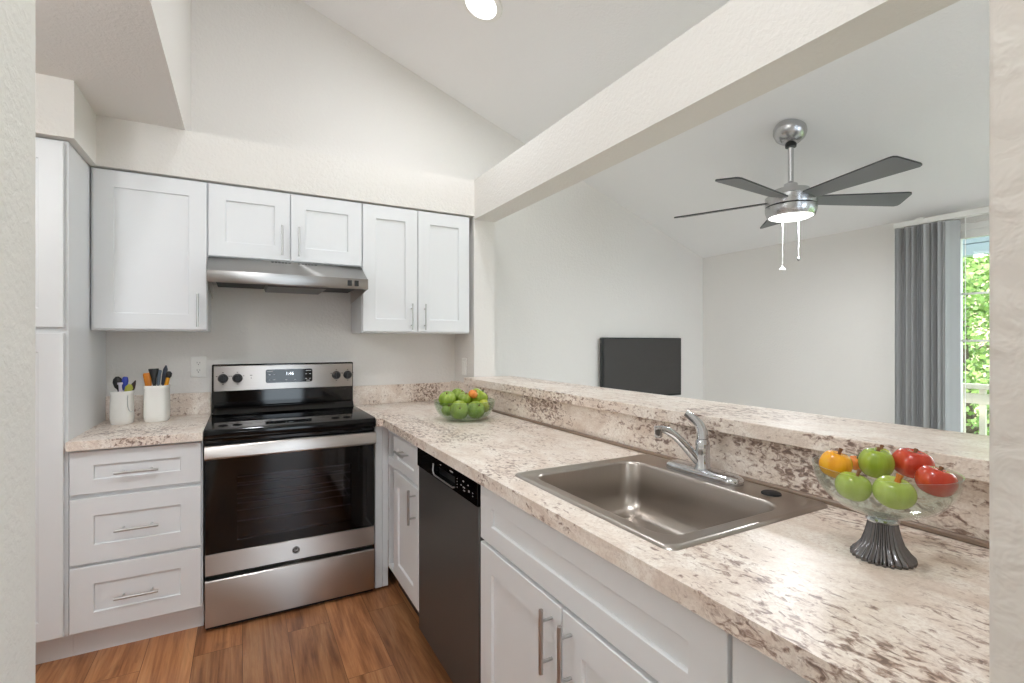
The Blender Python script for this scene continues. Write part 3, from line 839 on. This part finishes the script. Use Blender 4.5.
outlet(Matrix.Translation((-0.216, YB, 1.177)), 'wall_outlet', 'white duplex wall outlet left of the range backguard', True)
outlet(Matrix.Translation((XW, 3.085, 1.15)) @ Matrix.Rotation(-PI / 2, 4, 'Z'), 'wall_switch', 'white switch plate on the wall stub by the bar', False)

# ------------------------------------------------------------------ crocks and utensils
def crock(label, c, rx, h, band):
    o = thing('utensil_crock', label, 'crock', c, 'white utensil crocks')
    sq = lambda a, r, z: 1.0 / (abs(math.cos(a)) ** 3.2 + abs(math.sin(a)) ** 3.2) ** (1 / 3.2)
    prof = [(rx * 0.86, 0.0), (rx * 0.95, 0.006), (rx * 1.0, 0.03), (rx * 0.985, h * 0.6), (rx * 0.95, h - 0.018), (rx * 0.985, h - 0.014), (rx * 0.985, h - 0.002),
            (rx * 0.955, h), (rx * 0.90, h - 0.003), (rx * 0.88, h - 0.03), (rx * 0.90, 0.02), (0.001, 0.016)]
    mm = MB(); mm.lathe(prof, c, 40, mod=sq, tilt=Matrix.Rotation(math.radians(-9), 3, 'Z'))
    mm.build('pot', M_CERAMIC, o, angle=50)
    if band:
        mm = MB()
        x, y, z = c
        mm.tube(bez([(x + 0.030, y - rx * 1.00, z + h - 0.02), (x + 0.024, y - rx * 1.05, z + h - 0.07), (x + 0.036, y - rx * 1.08, z + h - 0.115), (x + 0.050, y - rx * 1.02, z + h - 0.095)], 10), 0.0022, 8)
        mm.build('wire_handle', M_NICKEL, o)
    return o
C1 = (-0.520, 3.045, ZCT); C2 = (-0.382, 3.068, ZCT)
crock('smaller white crock with a wire loop in front, next to the pantry', C1, 0.0450, 0.162, True)
crock('larger plain white crock, nearer the range', C2, 0.0530, 0.183, False)
def utensil(name, label, cat, base, tip, head, mat, hmat=None, r=0.005, group='kitchen utensils in the crocks'):
    """a stick from the crock floor to tip, head = list of (t along last stretch in m, half width, half thickness)"""
    o = thing(name, label, cat, base, group)
    b_, t_ = Vector(base), Vector(tip)
    d = (t_ - b_).normalized()
    tot = (t_ - b_).length
    hl = head[-1][0]
    mm = MB(); mm.tube([tuple(b_), tuple(b_ + d * (tot - hl + 0.004))], r, 10); mm.build('shaft', mat, o)
    side = d.cross(Vector((0, 1, 0))).normalized(); side = -side if side.x < 0 else side
    th = d.cross(side).normalized()
    rings = []
    for (s_, wd, tk) in head:
        q = b_ + d * (tot - hl + s_)
        rings.append([tuple(q + side * wd * math.cos(a) + th * tk * math.sin(a)) for a in [2 * PI * k / 14 for k in range(14)]])
    mm = MB(); mm.loops(rings); mm.build('head', hmat or mat, o)
    return o
x, y, z = C1; zb = z + 0.021
utensil('ladle', 'black round-headed ladle in the smaller crock', 'utensil', (x + 0.006, y, zb), (x - 0.022, y + 0.012, 1.146),
        [(0, 0.006, 0.006), (0.015, 0.017, 0.010), (0.038, 0.021, 0.012), (0.055, 0.017, 0.010), (0.066, 0.006, 0.005)], M_BLACK, r=0.007)
utensil('spatula', 'pale lavender flat-topped spatula in the smaller crock', 'utensil', (x + 0.002, y - 0.02, zb), (x - 0.006, y - 0.012, 1.118),
        [(0, 0.006, 0.003), (0.05, 0.007, 0.003), (0.054, 0.011, 0.004), (0.062, 0.011, 0.004)], M_U_LV)
utensil('spoon', 'blue-handled spoon in the smaller crock', 'utensil', (x - 0.004, y + 0.014, zb), (x + 0.012, y + 0.006, 1.145),
        [(0, 0.007, 0.005), (0.02, 0.011, 0.006), (0.045, 0.014, 0.006), (0.062, 0.011, 0.005), (0.066, 0.006, 0.003)], M_U_LB, M_U_BL)
utensil('spoon', 'dark brown leaf-shaped wooden spoon leaning right in the smaller crock', 'utensil', (x - 0.024, y + 0.022, zb), (x + 0.050, y + 0.022, 1.124),
        [(0, 0.005, 0.004), (0.02, 0.011, 0.005), (0.045, 0.013, 0.005), (0.068, 0.008, 0.004), (0.085, 0.002, 0.002)], M_U_DB)
utensil('spatula', 'olive green spatula leaning right in the smaller crock', 'utensil', (x - 0.012, y - 0.02, zb), (x + 0.034, y - 0.012, 1.108),
        [(0, 0.006, 0.003), (0.015, 0.015, 0.004), (0.045, 0.016, 0.004), (0.06, 0.007, 0.003)], M_U_OL)
x, y, z = C2
utensil('spatula', 'amber spatula leaning left in the larger crock', 'utensil', (x - 0.018, y - 0.006, zb), (x - 0.042, y - 0.006, 1.160),
        [(0, 0.008, 0.004), (0.02, 0.014, 0.005), (0.075, 0.017, 0.005), (0.083, 0.013, 0.004)], M_U_OR)
utensil('spatula', 'white spatula in the larger crock', 'utensil', (x - 0.006, y + 0.02, zb), (x - 0.016, y + 0.02, 1.152),
        [(0, 0.006, 0.004), (0.02, 0.013, 0.005), (0.05, 0.014, 0.005), (0.06, 0.009, 0.004)], M_WHITE)
utensil('brush', 'black flared brush in the larger crock', 'utensil', (x - 0.002, y - 0.028, zb), (x - 0.012, y - 0.022, 1.182),
        [(0, 0.008, 0.006), (0.03, 0.011, 0.008), (0.075, 0.022, 0.010), (0.080, 0.021, 0.009)], M_BLACK, r=0.007)
utensil('tongs', 'slate grey tongs handle in the larger crock', 'utensil', (x - 0.010, y + 0.012, zb), (x + 0.010, y + 0.008, 1.174),
        [(0, 0.007, 0.005), (0.05, 0.008, 0.005), (0.07, 0.010, 0.005), (0.076, 0.006, 0.004)], M_U_GR)
utensil('knife', 'navy pointed knife handle in the larger crock', 'utensil', (x + 0.004, y + 0.010, zb), (x + 0.036, y + 0.016, 1.196),
        [(0, 0.009, 0.006), (0.04, 0.011, 0.006), (0.08, 0.010, 0.005), (0.10, 0.003, 0.003)], M_U_NV)
utensil('scoop', 'yellow-handled scoop with a black tip in the larger crock', 'utensil', (x + 0.008, y - 0.006, zb), (x + 0.053, y - 0.008, 1.166),
        [(0, 0.008, 0.008), (0.012, 0.014, 0.011), (0.028, 0.013, 0.011), (0.036, 0.005, 0.005)], M_U_YE, M_BLACK, r=0.009)

# ------------------------------------------------------------------ fruit
def fruit(name, label, cat, c, r, mat, stem, lobes=5, amp=0.05, squash=0.9, dimple=0.28, tilt=(0, 0), spin=0.0, group=None, stem_h=0.012, stem_r=0.0035):
    o = thing(name, label, cat, c, group)
    prof = []
    n = 18
    for k in range(n + 1):
        th = PI * k / n                   # 0 at the bottom
        rr = math.sin(th) ** 0.92 if 0 < k < n else 0.0
        zz = -math.cos(th)
        if th > PI * 0.72:                # dimple round the stem
            q = (th - PI * 0.72) / (PI * 0.28); zz -= dimple * q ** 1.6
        if th < PI * 0.2: zz += 0.10 * (1 - th / (PI * 0.2))
        prof.append((r * rr, r * squash * zz))
    lob = lambda a, rr, z: 1 + amp * (abs(math.cos(lobes * (a + spin) / 2)) ** 0.8 - 0.6) * (0.55 + 0.45 * z / r)
    T = (Matrix.Rotation(tilt[0], 3, 'X') @ Matrix.Rotation(tilt[1], 3, 'Y'))
    m = MB(); m.lathe(prof, c, 40, mod=lob, tilt=T); m.build('skin', mat, o, angle=80)
    zt = prof[-1][1]
    pts = [(0, 0, zt - 0.001), (0.001, 0.0005, zt + stem_h * 0.5), (0.004, 0.001, zt + stem_h)]
    m = MB(); m.tube([tuple(Vector(c) + T @ Vector(p)) for p in pts], [stem_r, stem_r * 0.8, stem_r * 1.15], 8)
    m.build('stem', stem, o)
    return o
# footed bowl
FB = (1.045, 0.470, ZCT)
t = thing('fruit_bowl', 'glass fruit bowl on a ribbed dark metal foot, near right', 'bowl', FB)
NR = 26
rib = lambda a, r, z: 1 + 0.055 * math.cos(NR * a)
m = MB(); m.lathe([(0.0475, 0.0), (0.0485, 0.003), (0.0475, 0.008), (0.040, 0.016), (0.032, 0.028), (0.027, 0.044), (0.0235, 0.060), (0.022, 0.070)], FB, 216, mod=rib)
m.build('foot', plain('ribbed_metal', (0.20, 0.195, 0.20, 1), 0.14, 1.0), t, angle=80)
m = MB(); m.lathe([(0.0245, 0.0685), (0.0265, 0.072), (0.0245, 0.0755), (0.016, 0.077), (0.014, 0.0805)], FB, 32); m.build('collar', M_CHROME, t)
def bowl_prof(R, z0, z1, th, base):
    out, inn = [], []
    n = 14
    for k in range(n + 1):
        a = PI / 2 * k / n
        out.append((base + (R - base) * math.sin(a) ** 0.9, z0 + (z1 - z0) * (1 - math.cos(a)) ** 0.95))
    for (r, z) in reversed(out): inn.append((max(r - th, 0.001), z + th * (0.1 if r > R * 0.97 else 0.9)))
    return [(0.001, z0)] + out + inn + [(0.001, z0 + th)]
m = MB(); m.lathe(bowl_prof(0.113, 0.081, 0.168, 0.0025, 0.012), FB, 64); m.build('glass', M_BOWL, t, angle=60)
G = 'fruit in the footed glass bowl'
fruit('bell_pepper', 'yellow bell pepper at the left rim of the footed bowl', 'pepper', (1.017, 0.538, 1.077), 0.0285, M_YEL, M_STEM, 4, 0.10, 0.98, 0.30, (0.25, 0.1), 0.4, G)
fruit('bell_pepper', 'small orange pepper with green stem behind the yellow pepper', 'pepper', (1.088, 0.538, 1.071), 0.0150, M_ORG, M_STEMG, 4, 0.08, 0.95, 0.3, (0.5, 0.0), 0, G)
fruit('apple', 'bright green ribbed apple at the back middle of the footed bowl', 'apple', (1.080, 0.497, 1.081), 0.0290, M_GRN2, M_STEM, 6, 0.05, 1.06, 0.26, (0.15, 0.0), 0.2, G, 0.006)
fruit('apple', 'yellow-green apple half hidden behind the bright green one', 'apple', (1.121, 0.508, 1.089), 0.0175, M_YGR, M_STEM, 5, 0.03, 0.95, 0.25, (0.1, 0), 0, G, 0.006)
fruit('tomato', 'red tomato at the back right of the footed bowl', 'tomato', (1.130, 0.458, 1.083), 0.0335, M_RED, M_STEM, 5, 0.07, 0.88, 0.30, (0.2, 0.0), 0.3, G, 0.006)
fruit('tomato', 'red tomato at the right rim of the footed bowl', 'tomato', (1.083, 0.404, 1.068), 0.0305, M_RED, M_STEM, 5, 0.05, 0.90, 0.30, (0.25, 0.12), 0.9, G, 0.006)
fruit('apple', 'pale green apple at the front left of the footed bowl', 'apple', (0.986, 0.491, 1.050), 0.0290, M_GRN, M_STEM, 5, 0.04, 0.92, 0.26, (0.25, 0.15), 0.6, G, 0.012)
fruit('apple', 'pale green apple with orange stem at the front of the footed bowl', 'apple', (1.006, 0.435, 1.051), 0.0320, M_GRN, M_STEMO, 5, 0.04, 0.86, 0.26, (0.3, -0.1), 0.1, G, 0.014, 0.0055)
# low bowl in the corner
LB = (1.012, 2.356, ZCT)
t = thing('glass_bowl', 'low clear glass bowl of green fruit in the counter corner', 'bowl', LB)
m = MB(); m.lathe([(0.001, 0.0005), (0.080, 0.0005), (0.084, 0.003), (0.080, 0.006), (0.001, 0.006)], LB, 48); m.build('base', M_BOWL2, t)
m = MB(); m.lathe(bowl_prof(0.159, 0.0065, 0.102, 0.004, 0.075), LB, 64); m.build('glass', M_BOWL2, t, angle=60)
G = 'green fruit in the low glass bowl'
for nm, lab, ct, c, r, mt, st, tl in (
    ('apple', 'green apple leaning on the left rim of the low bowl', 'apple', (0.938, 2.385, 1.018), 0.042, M_LIME, M_STEM, (0.4, -0.3)),
    ('apple', 'green apple at the back left of the low bowl', 'apple', (1.018, 2.432, 1.026), 0.040, M_LIME, M_STEM, (0.5, 0.4)),
    ('apple', 'large dark green apple at the back right of the low bowl', 'apple', (1.098, 2.352, 1.022), 0.048, M_GRN2, M_STEMG, (0.3, 0.5)),
    ('apple', 'round green apple at the front left of the low bowl', 'apple', (0.966, 2.296, 0.972), 0.044, M_GRN2, M_STEM, (1.2, -0.3)),
    ('apple', 'green apple at the front middle of the low bowl', 'apple', (1.046, 2.272, 0.970), 0.042, M_LIME, M_STEM, (0.8, 0.2)),
    ('lemon', 'yellow-green lemon at the right side of the low bowl', 'lemon', (1.106, 2.298, 0.984), 0.031, M_YGR, M_STEM, (1.0, 0.9)),
    ('apple', 'green apple low at the left of the low bowl', 'apple', (0.922, 2.346, 0.966), 0.028, M_LIME, M_STEM, (0.2, 0.2)),
    ('apple', 'green apple in the middle of the low bowl', 'apple', (1.022, 2.352, 1.018), 0.034, M_LIME, M_STEM, (0.3, 0.0)),
    ('orange_slice', 'small orange piece on top of the low bowl of green fruit', 'fruit', (1.052, 2.318, 1.046), 0.022, M_ORG, M_STEMO, (0.4, 0.5))):
    fruit(nm, lab, ct, (c[0] - 0.008, c[1] + 0.004, c[2] + 0.002), r * 1.10, mt, st, 5, 0.04, 0.92, 0.24, tl, r * 50, G, 0.008)

# ------------------------------------------------------------------ ceiling fan
FX, FY = 2.735, 1.688
t = thing('ceiling_fan', 'brushed nickel five-blade ceiling fan with a lit round lamp', 'ceiling fan', (FX, FY, vault(FX)))
X = Matrix.Translation((FX, FY, vault(FX)))
XT = X @ Matrix.Rotation(TILT, 4, 'Y')
m = MB(XT); m.lathe([(0.070, 0.0), (0.082, -0.008), (0.087, -0.028), (0.083, -0.050), (0.068, -0.074), (0.046, -0.090), (0.028, -0.096), (0.001, -0.097)], n=40)
m.build('canopy', M_FAN, t)
m = MB(); m.lathe([(0.0145, 2.20), (0.0145, vault(FX) - 0.09)], (FX, FY, 0), 20); m.build('downrod', M_FAN, t)
m = MB(); m.lathe([(0.028, vault(FX) - 0.115), (0.030, vault(FX) - 0.10), (0.026, vault(FX) - 0.088)], (FX, FY, 0), 24); m.build('rod_collar', M_BLACK, t)
m = MB(); m.lathe([(0.130, 2.090), (0.132, 2.098), (0.132, 2.140), (0.126, 2.146), (0.108, 2.148), (0.104, 2.158), (0.094, 2.180), (0.060, 2.190), (0.038, 2.196), (0.034, 2.215), (0.018, 2.224), (0.0148, 2.228)], (FX, FY, 0), 48)
m.build('motor_housing', M_FAN, t)
m = MB(); m.lathe([(0.128, 2.082), (0.128, 2.090)], (FX, FY, 0), 48); m.build('seam_band', M_BLACK, t)
m = MB(); m.lathe([(0.115, 2.028), (0.118, 2.026), (0.121, 2.030), (0.131, 2.060), (0.132, 2.082), (0.115, 2.082)], (FX, FY, 0), 48)
m.build('lamp_ring', M_FAN, t)
m = MB(); m.lathe([(0.001, 2.013), (0.055, 2.015), (0.095, 2.020), (0.1145, 2.029), (0.1145, 2.045)], (FX, FY, 0), 48); m.build('lamp_lens', M_LENS, t)
for k in range(5):
    a = math.radians(-102 + 72 * k)
    R = Matrix.Translation((FX, FY, 2.124)) @ Matrix.Rotation(a, 4, 'Z') @ Matrix.Rotation(math.radians(-12), 4, 'X')
    out = [(0.115, -0.046), (0.18, -0.052), (0.60, -0.080), (0.618, -0.077), (0.628, -0.064), (0.648, 0.052), (0.644, 0.068), (0.630, 0.076), (0.18, 0.052), (0.115, 0.046)]
    m = MB(R); m.loops([[(u, v, -0.004) for u, v in out], [(u, v, 0.004) for u, v in out]])
    m.bm.faces.ensure_lookup_table()
    for fc in m.bm.faces: fc.material_index = 0 if len(fc.verts) > 4 else 1
    m.build('blade', [M_BLADE, M_BLADEE], t, smooth=False)
for (dx, dy, z1, bead) in ((-0.045, 0.020, 1.745, 'bell'), (0.042, -0.020, 1.80, 'ball')):
    m = MB(); m.tube([(FX + dx, FY + dy, 2.018), (FX + dx, FY + dy, z1)], 0.0013, 6); pc = m.build('pull_chain', M_WHITE, t)
    m = MB()
    if bead == 'bell': m.lathe([(0.0165, -0.020), (0.016, -0.014), (0.004, 0.0), (0.001, 0.004)], (FX + dx, FY + dy, z1), 16)
    else: m.lathe([(0.001, -0.022), (0.007, -0.017), (0.0085, -0.010), (0.006, -0.002), (0.001, 0.002)], (FX + dx, FY + dy, z1), 16)
    m.build('pull_knob', M_WHITE if bead == 'bell' else M_FAN, pc)

# ------------------------------------------------------------------ television
t = thing('television', 'flat black television on the living room wall', 'television', (3.07, YB, 1.09))
MB().box(2.607, 3.531, 3.205, 3.235, 0.832, 1.354, 0.004).build('case', M_TVB, t)
MB().box(2.626, 3.512, 3.2035, 3.205, 0.860, 1.340).build('screen', M_SCREEN, t, smooth=False)
MB().box(2.90, 3.24, 3.235, YB - 0.001, 0.98, 1.22, 0.002).build('wall_mount', M_BLACK, t)

# ------------------------------------------------------------------ patio door and blind
def yframe(mb, y0, y1, z0, z1, x0, x1, w):
    mb.box(x0, x1, y0, y0 + w, z0, z1); mb.box(x0, x1, y1 - w, y1, z0, z1)
    mb.box(x0, x1, y0 + w, y1 - w, z0, z0 + w); mb.box(x0, x1, y0 + w, y1 - w, z1 - w, z1)
t = thing('door_1', 'white framed sliding glass patio door behind the open blind', 'door', (XR, 0.45, 0), kind='structure')
m = MB(); yframe(m, DY0, DY1, 0.0, DZ, XR + 0.02, XR + 0.11, 0.038); m.build('frame', M_WHITE, t, smooth=False)
for (a, b, x) in ((0.43, DY1 - 0.038, XR + 0.03), (DY0 + 0.038, 0.50, XR + 0.068)):
    m = MB(); yframe(m, a, b, 0.038, DZ - 0.038, x, x + 0.032, 0.05)
    for z in (1.325, 1.615): m.box(x + 0.010, x + 0.022, a + 0.05, b - 0.05, z - 0.006, z + 0.006)
    sh = m.build('sash', M_WHITE, t, smooth=False)
    MB().box(x + 0.014, x + 0.018, a + 0.045, b - 0.045, 0.085, DZ - 0.085).build('pane', M_PANE, sh, smooth=False)
t = thing('vertical_blind', 'grey vertical blind drawn back beside the patio door', 'blind', (3.80, 0.58, 2.085))
MB().box(3.775, 3.825, -0.50, 1.636, 2.066, 2.098, 0.002).build('headrail', M_WHITE, t)
m = MB()
for y in (1.50, 0.9, 0.2): m.box(3.785, XR - 0.0005, y - 0.02, y + 0.02, 2.098, 2.112)
m.build('bracket', M_WHITE, t, smooth=False)
NV = 26
for k in range(NV):
    y = 1.594 - k * (1.594 - 1.335) / (NV - 1)
    a = math.radians(33 + rnd.uniform(-1.5, 1.5))
    hx, hy_ = 0.0445 * math.cos(a), 0.0445 * math.sin(a)
    xo, bw = rnd.choice((-0.012, 0.0, 0.012)), 0.004
    pts = []
    for s_ in range(7):
        q = -1 + 2 * s_ / 6
        bow = bw * (1 - q * q)
        pts.append((3.80 + xo + q * hx + bow * math.sin(a), y - q * hy_ + bow * math.cos(a)))
    back = [(px + 0.0009 * math.sin(a), py + 0.0009 * math.cos(a)) for px, py in reversed(pts)]
    m = MB(); m.prism(pts + back, 0.03, 2.060, 'z'); m.build('vane', M_VANE, t)
m = MB(); m.tube([(3.79, 1.272, 2.066), (3.79, 1.272, 0.9)], 0.0022, 6); m.build('cord', M_WHITE, t)

# ------------------------------------------------------------------ balcony and outdoors
struct('balcony_floor', MB().box(XR + 0.12, 5.6, -1.5, 3.4, -0.15, -0.03), M_DECK, 'balcony deck outside the patio door', 'deck')
t = thing('balcony_railing', 'cream painted balcony railing with square balusters outside the door', 'railing', (5.4, 0.9, -0.03))
MB().box(5.36, 5.45, -1.4, 3.3, 0.925, 0.965, 0.004).build('top_rail', M_RAIL, t)
MB().box(5.385, 5.425, -1.4, 3.3, 0.80, 0.885, 0.003).build('upper_rail', M_RAIL, t)
MB().box(5.385, 5.425, -1.4, 3.3, 0.06, 0.11, 0.003).build('bottom_rail', M_RAIL, t)
for k in range(26):
    y = -1.30 + k * 0.135 + 0.03
    MB().box(5.388, 5.422, y - 0.019, y + 0.019, 0.11, 0.925).build('baluster', M_RAIL, t)
for y in (-1.42, 3.32): MB().box(5.36, 5.45, y - 0.045, y + 0.045, -0.03, 2.05).build('post', M_RAIL, t)
o = thing('porch_header', 'pale blue-grey porch header across the top of the balcony', 'porch beam', (5.4, 0.9, 2.05), kind='structure')
for k, (z0, z1) in enumerate(((2.05, 2.14), (2.145, 2.235), (2.24, 2.34))):
    MB().box(5.36 - 0.012 * k, 5.48, -1.5, 3.4, z0, z1, 0.003).build('board', M_HEAD, o)
struct('porch_ceiling', MB().box(XR + 0.12, 5.5, -1.5, 3.4, 2.34, 2.40), M_HEAD, 'pale porch ceiling over the balcony', 'ceiling')
struct('ground', MB().box(5.6, 40, -25, 30, -3.2, -3.0), paint('grass_ground', lin(110, 140, 60), 0.9), 'grass bank beyond the balcony', 'ground')
def tree(label, c, R, hgt, n, seed):
    q = random.Random(seed)
    o = thing('leafy_tree', label, 'tree', c, 'leafy trees beyond the balcony')
    x, y, z = c
    m = MB(); m.tube([(x, y, z), (x + 0.08, y, z + hgt * 0.3), (x, y + 0.05, z + hgt * 0.8)], [0.13, 0.10, 0.03], 10)
    for k in range(8):
        a = q.uniform(0, 2 * PI); zz = z + hgt * q.uniform(0.25, 0.65)
        m.tube([(x, y, zz), (x + R * 0.7 * math.cos(a), y + R * 0.7 * math.sin(a), zz + 0.5)], [0.04, 0.012], 6)
    m.build('trunk', M_TRUNK, o)
    m = MB()
    for k in range(n):
        # leaf clumps over a lumpy ellipsoid shell
        u = q.uniform(-1, 1); a = q.uniform(0, 2 * PI); rr = q.uniform(0.72, 1.0) * (1 + 0.14 * math.sin(5 * a + 3 * u) + 0.10 * math.sin(9 * u + 2 * a))
        s_ = math.sqrt(1 - u * u)
        p = Vector((x + R * rr * s_ * math.cos(a), y + R * rr * s_ * math.sin(a), z + hgt * 0.55 + hgt * 0.47 * rr * u))
        d = Vector((q.gauss(0, 1), q.gauss(0, 1), q.gauss(0, 0.6))).normalized()
        e = d.cross(Vector((q.gauss(0, 1), q.gauss(0, 1), q.gauss(0, 1)))).normalized()
        l_ = q.uniform(0.05, 0.09); w_ = l_ * 0.42
        m.f([m.v(p), m.v(p + d * l_ * 0.5 + e * w_), m.v(p + d * l_), m.v(p + d * l_ * 0.5 - e * w_)])
    m.build('foliage', M_LEAF, o, smooth=False)
tree('bushy bright green tree nearest the balcony, seen through the door', (8.3, 2.75, -3.0), 1.6, 5.6, 26000, 1)
tree('taller green tree farther back behind the nearest one', (12.6, 4.2, -3.0), 2.2, 7.6, 26000, 2)
tree('green tree to the right of the nearest one, hidden by the wall end', (8.6, -1.6, -3.0), 1.8, 6.0, 9000, 3)
t = thing('neighbor_house', 'tan house corner showing above the trees', 'house', (18.5, 5.6, -3.0))
MB().box(18.5, 22.5, 4.6, 8.6, -3.0, 4.2).build('walls', M_SIDING, t)
m = MB(); m.prism([(18.1, 4.15), (22.9, 4.15), (20.5, 5.8)], 4.3, 8.9, 'y'); m.build('roof', M_ROOF, t)
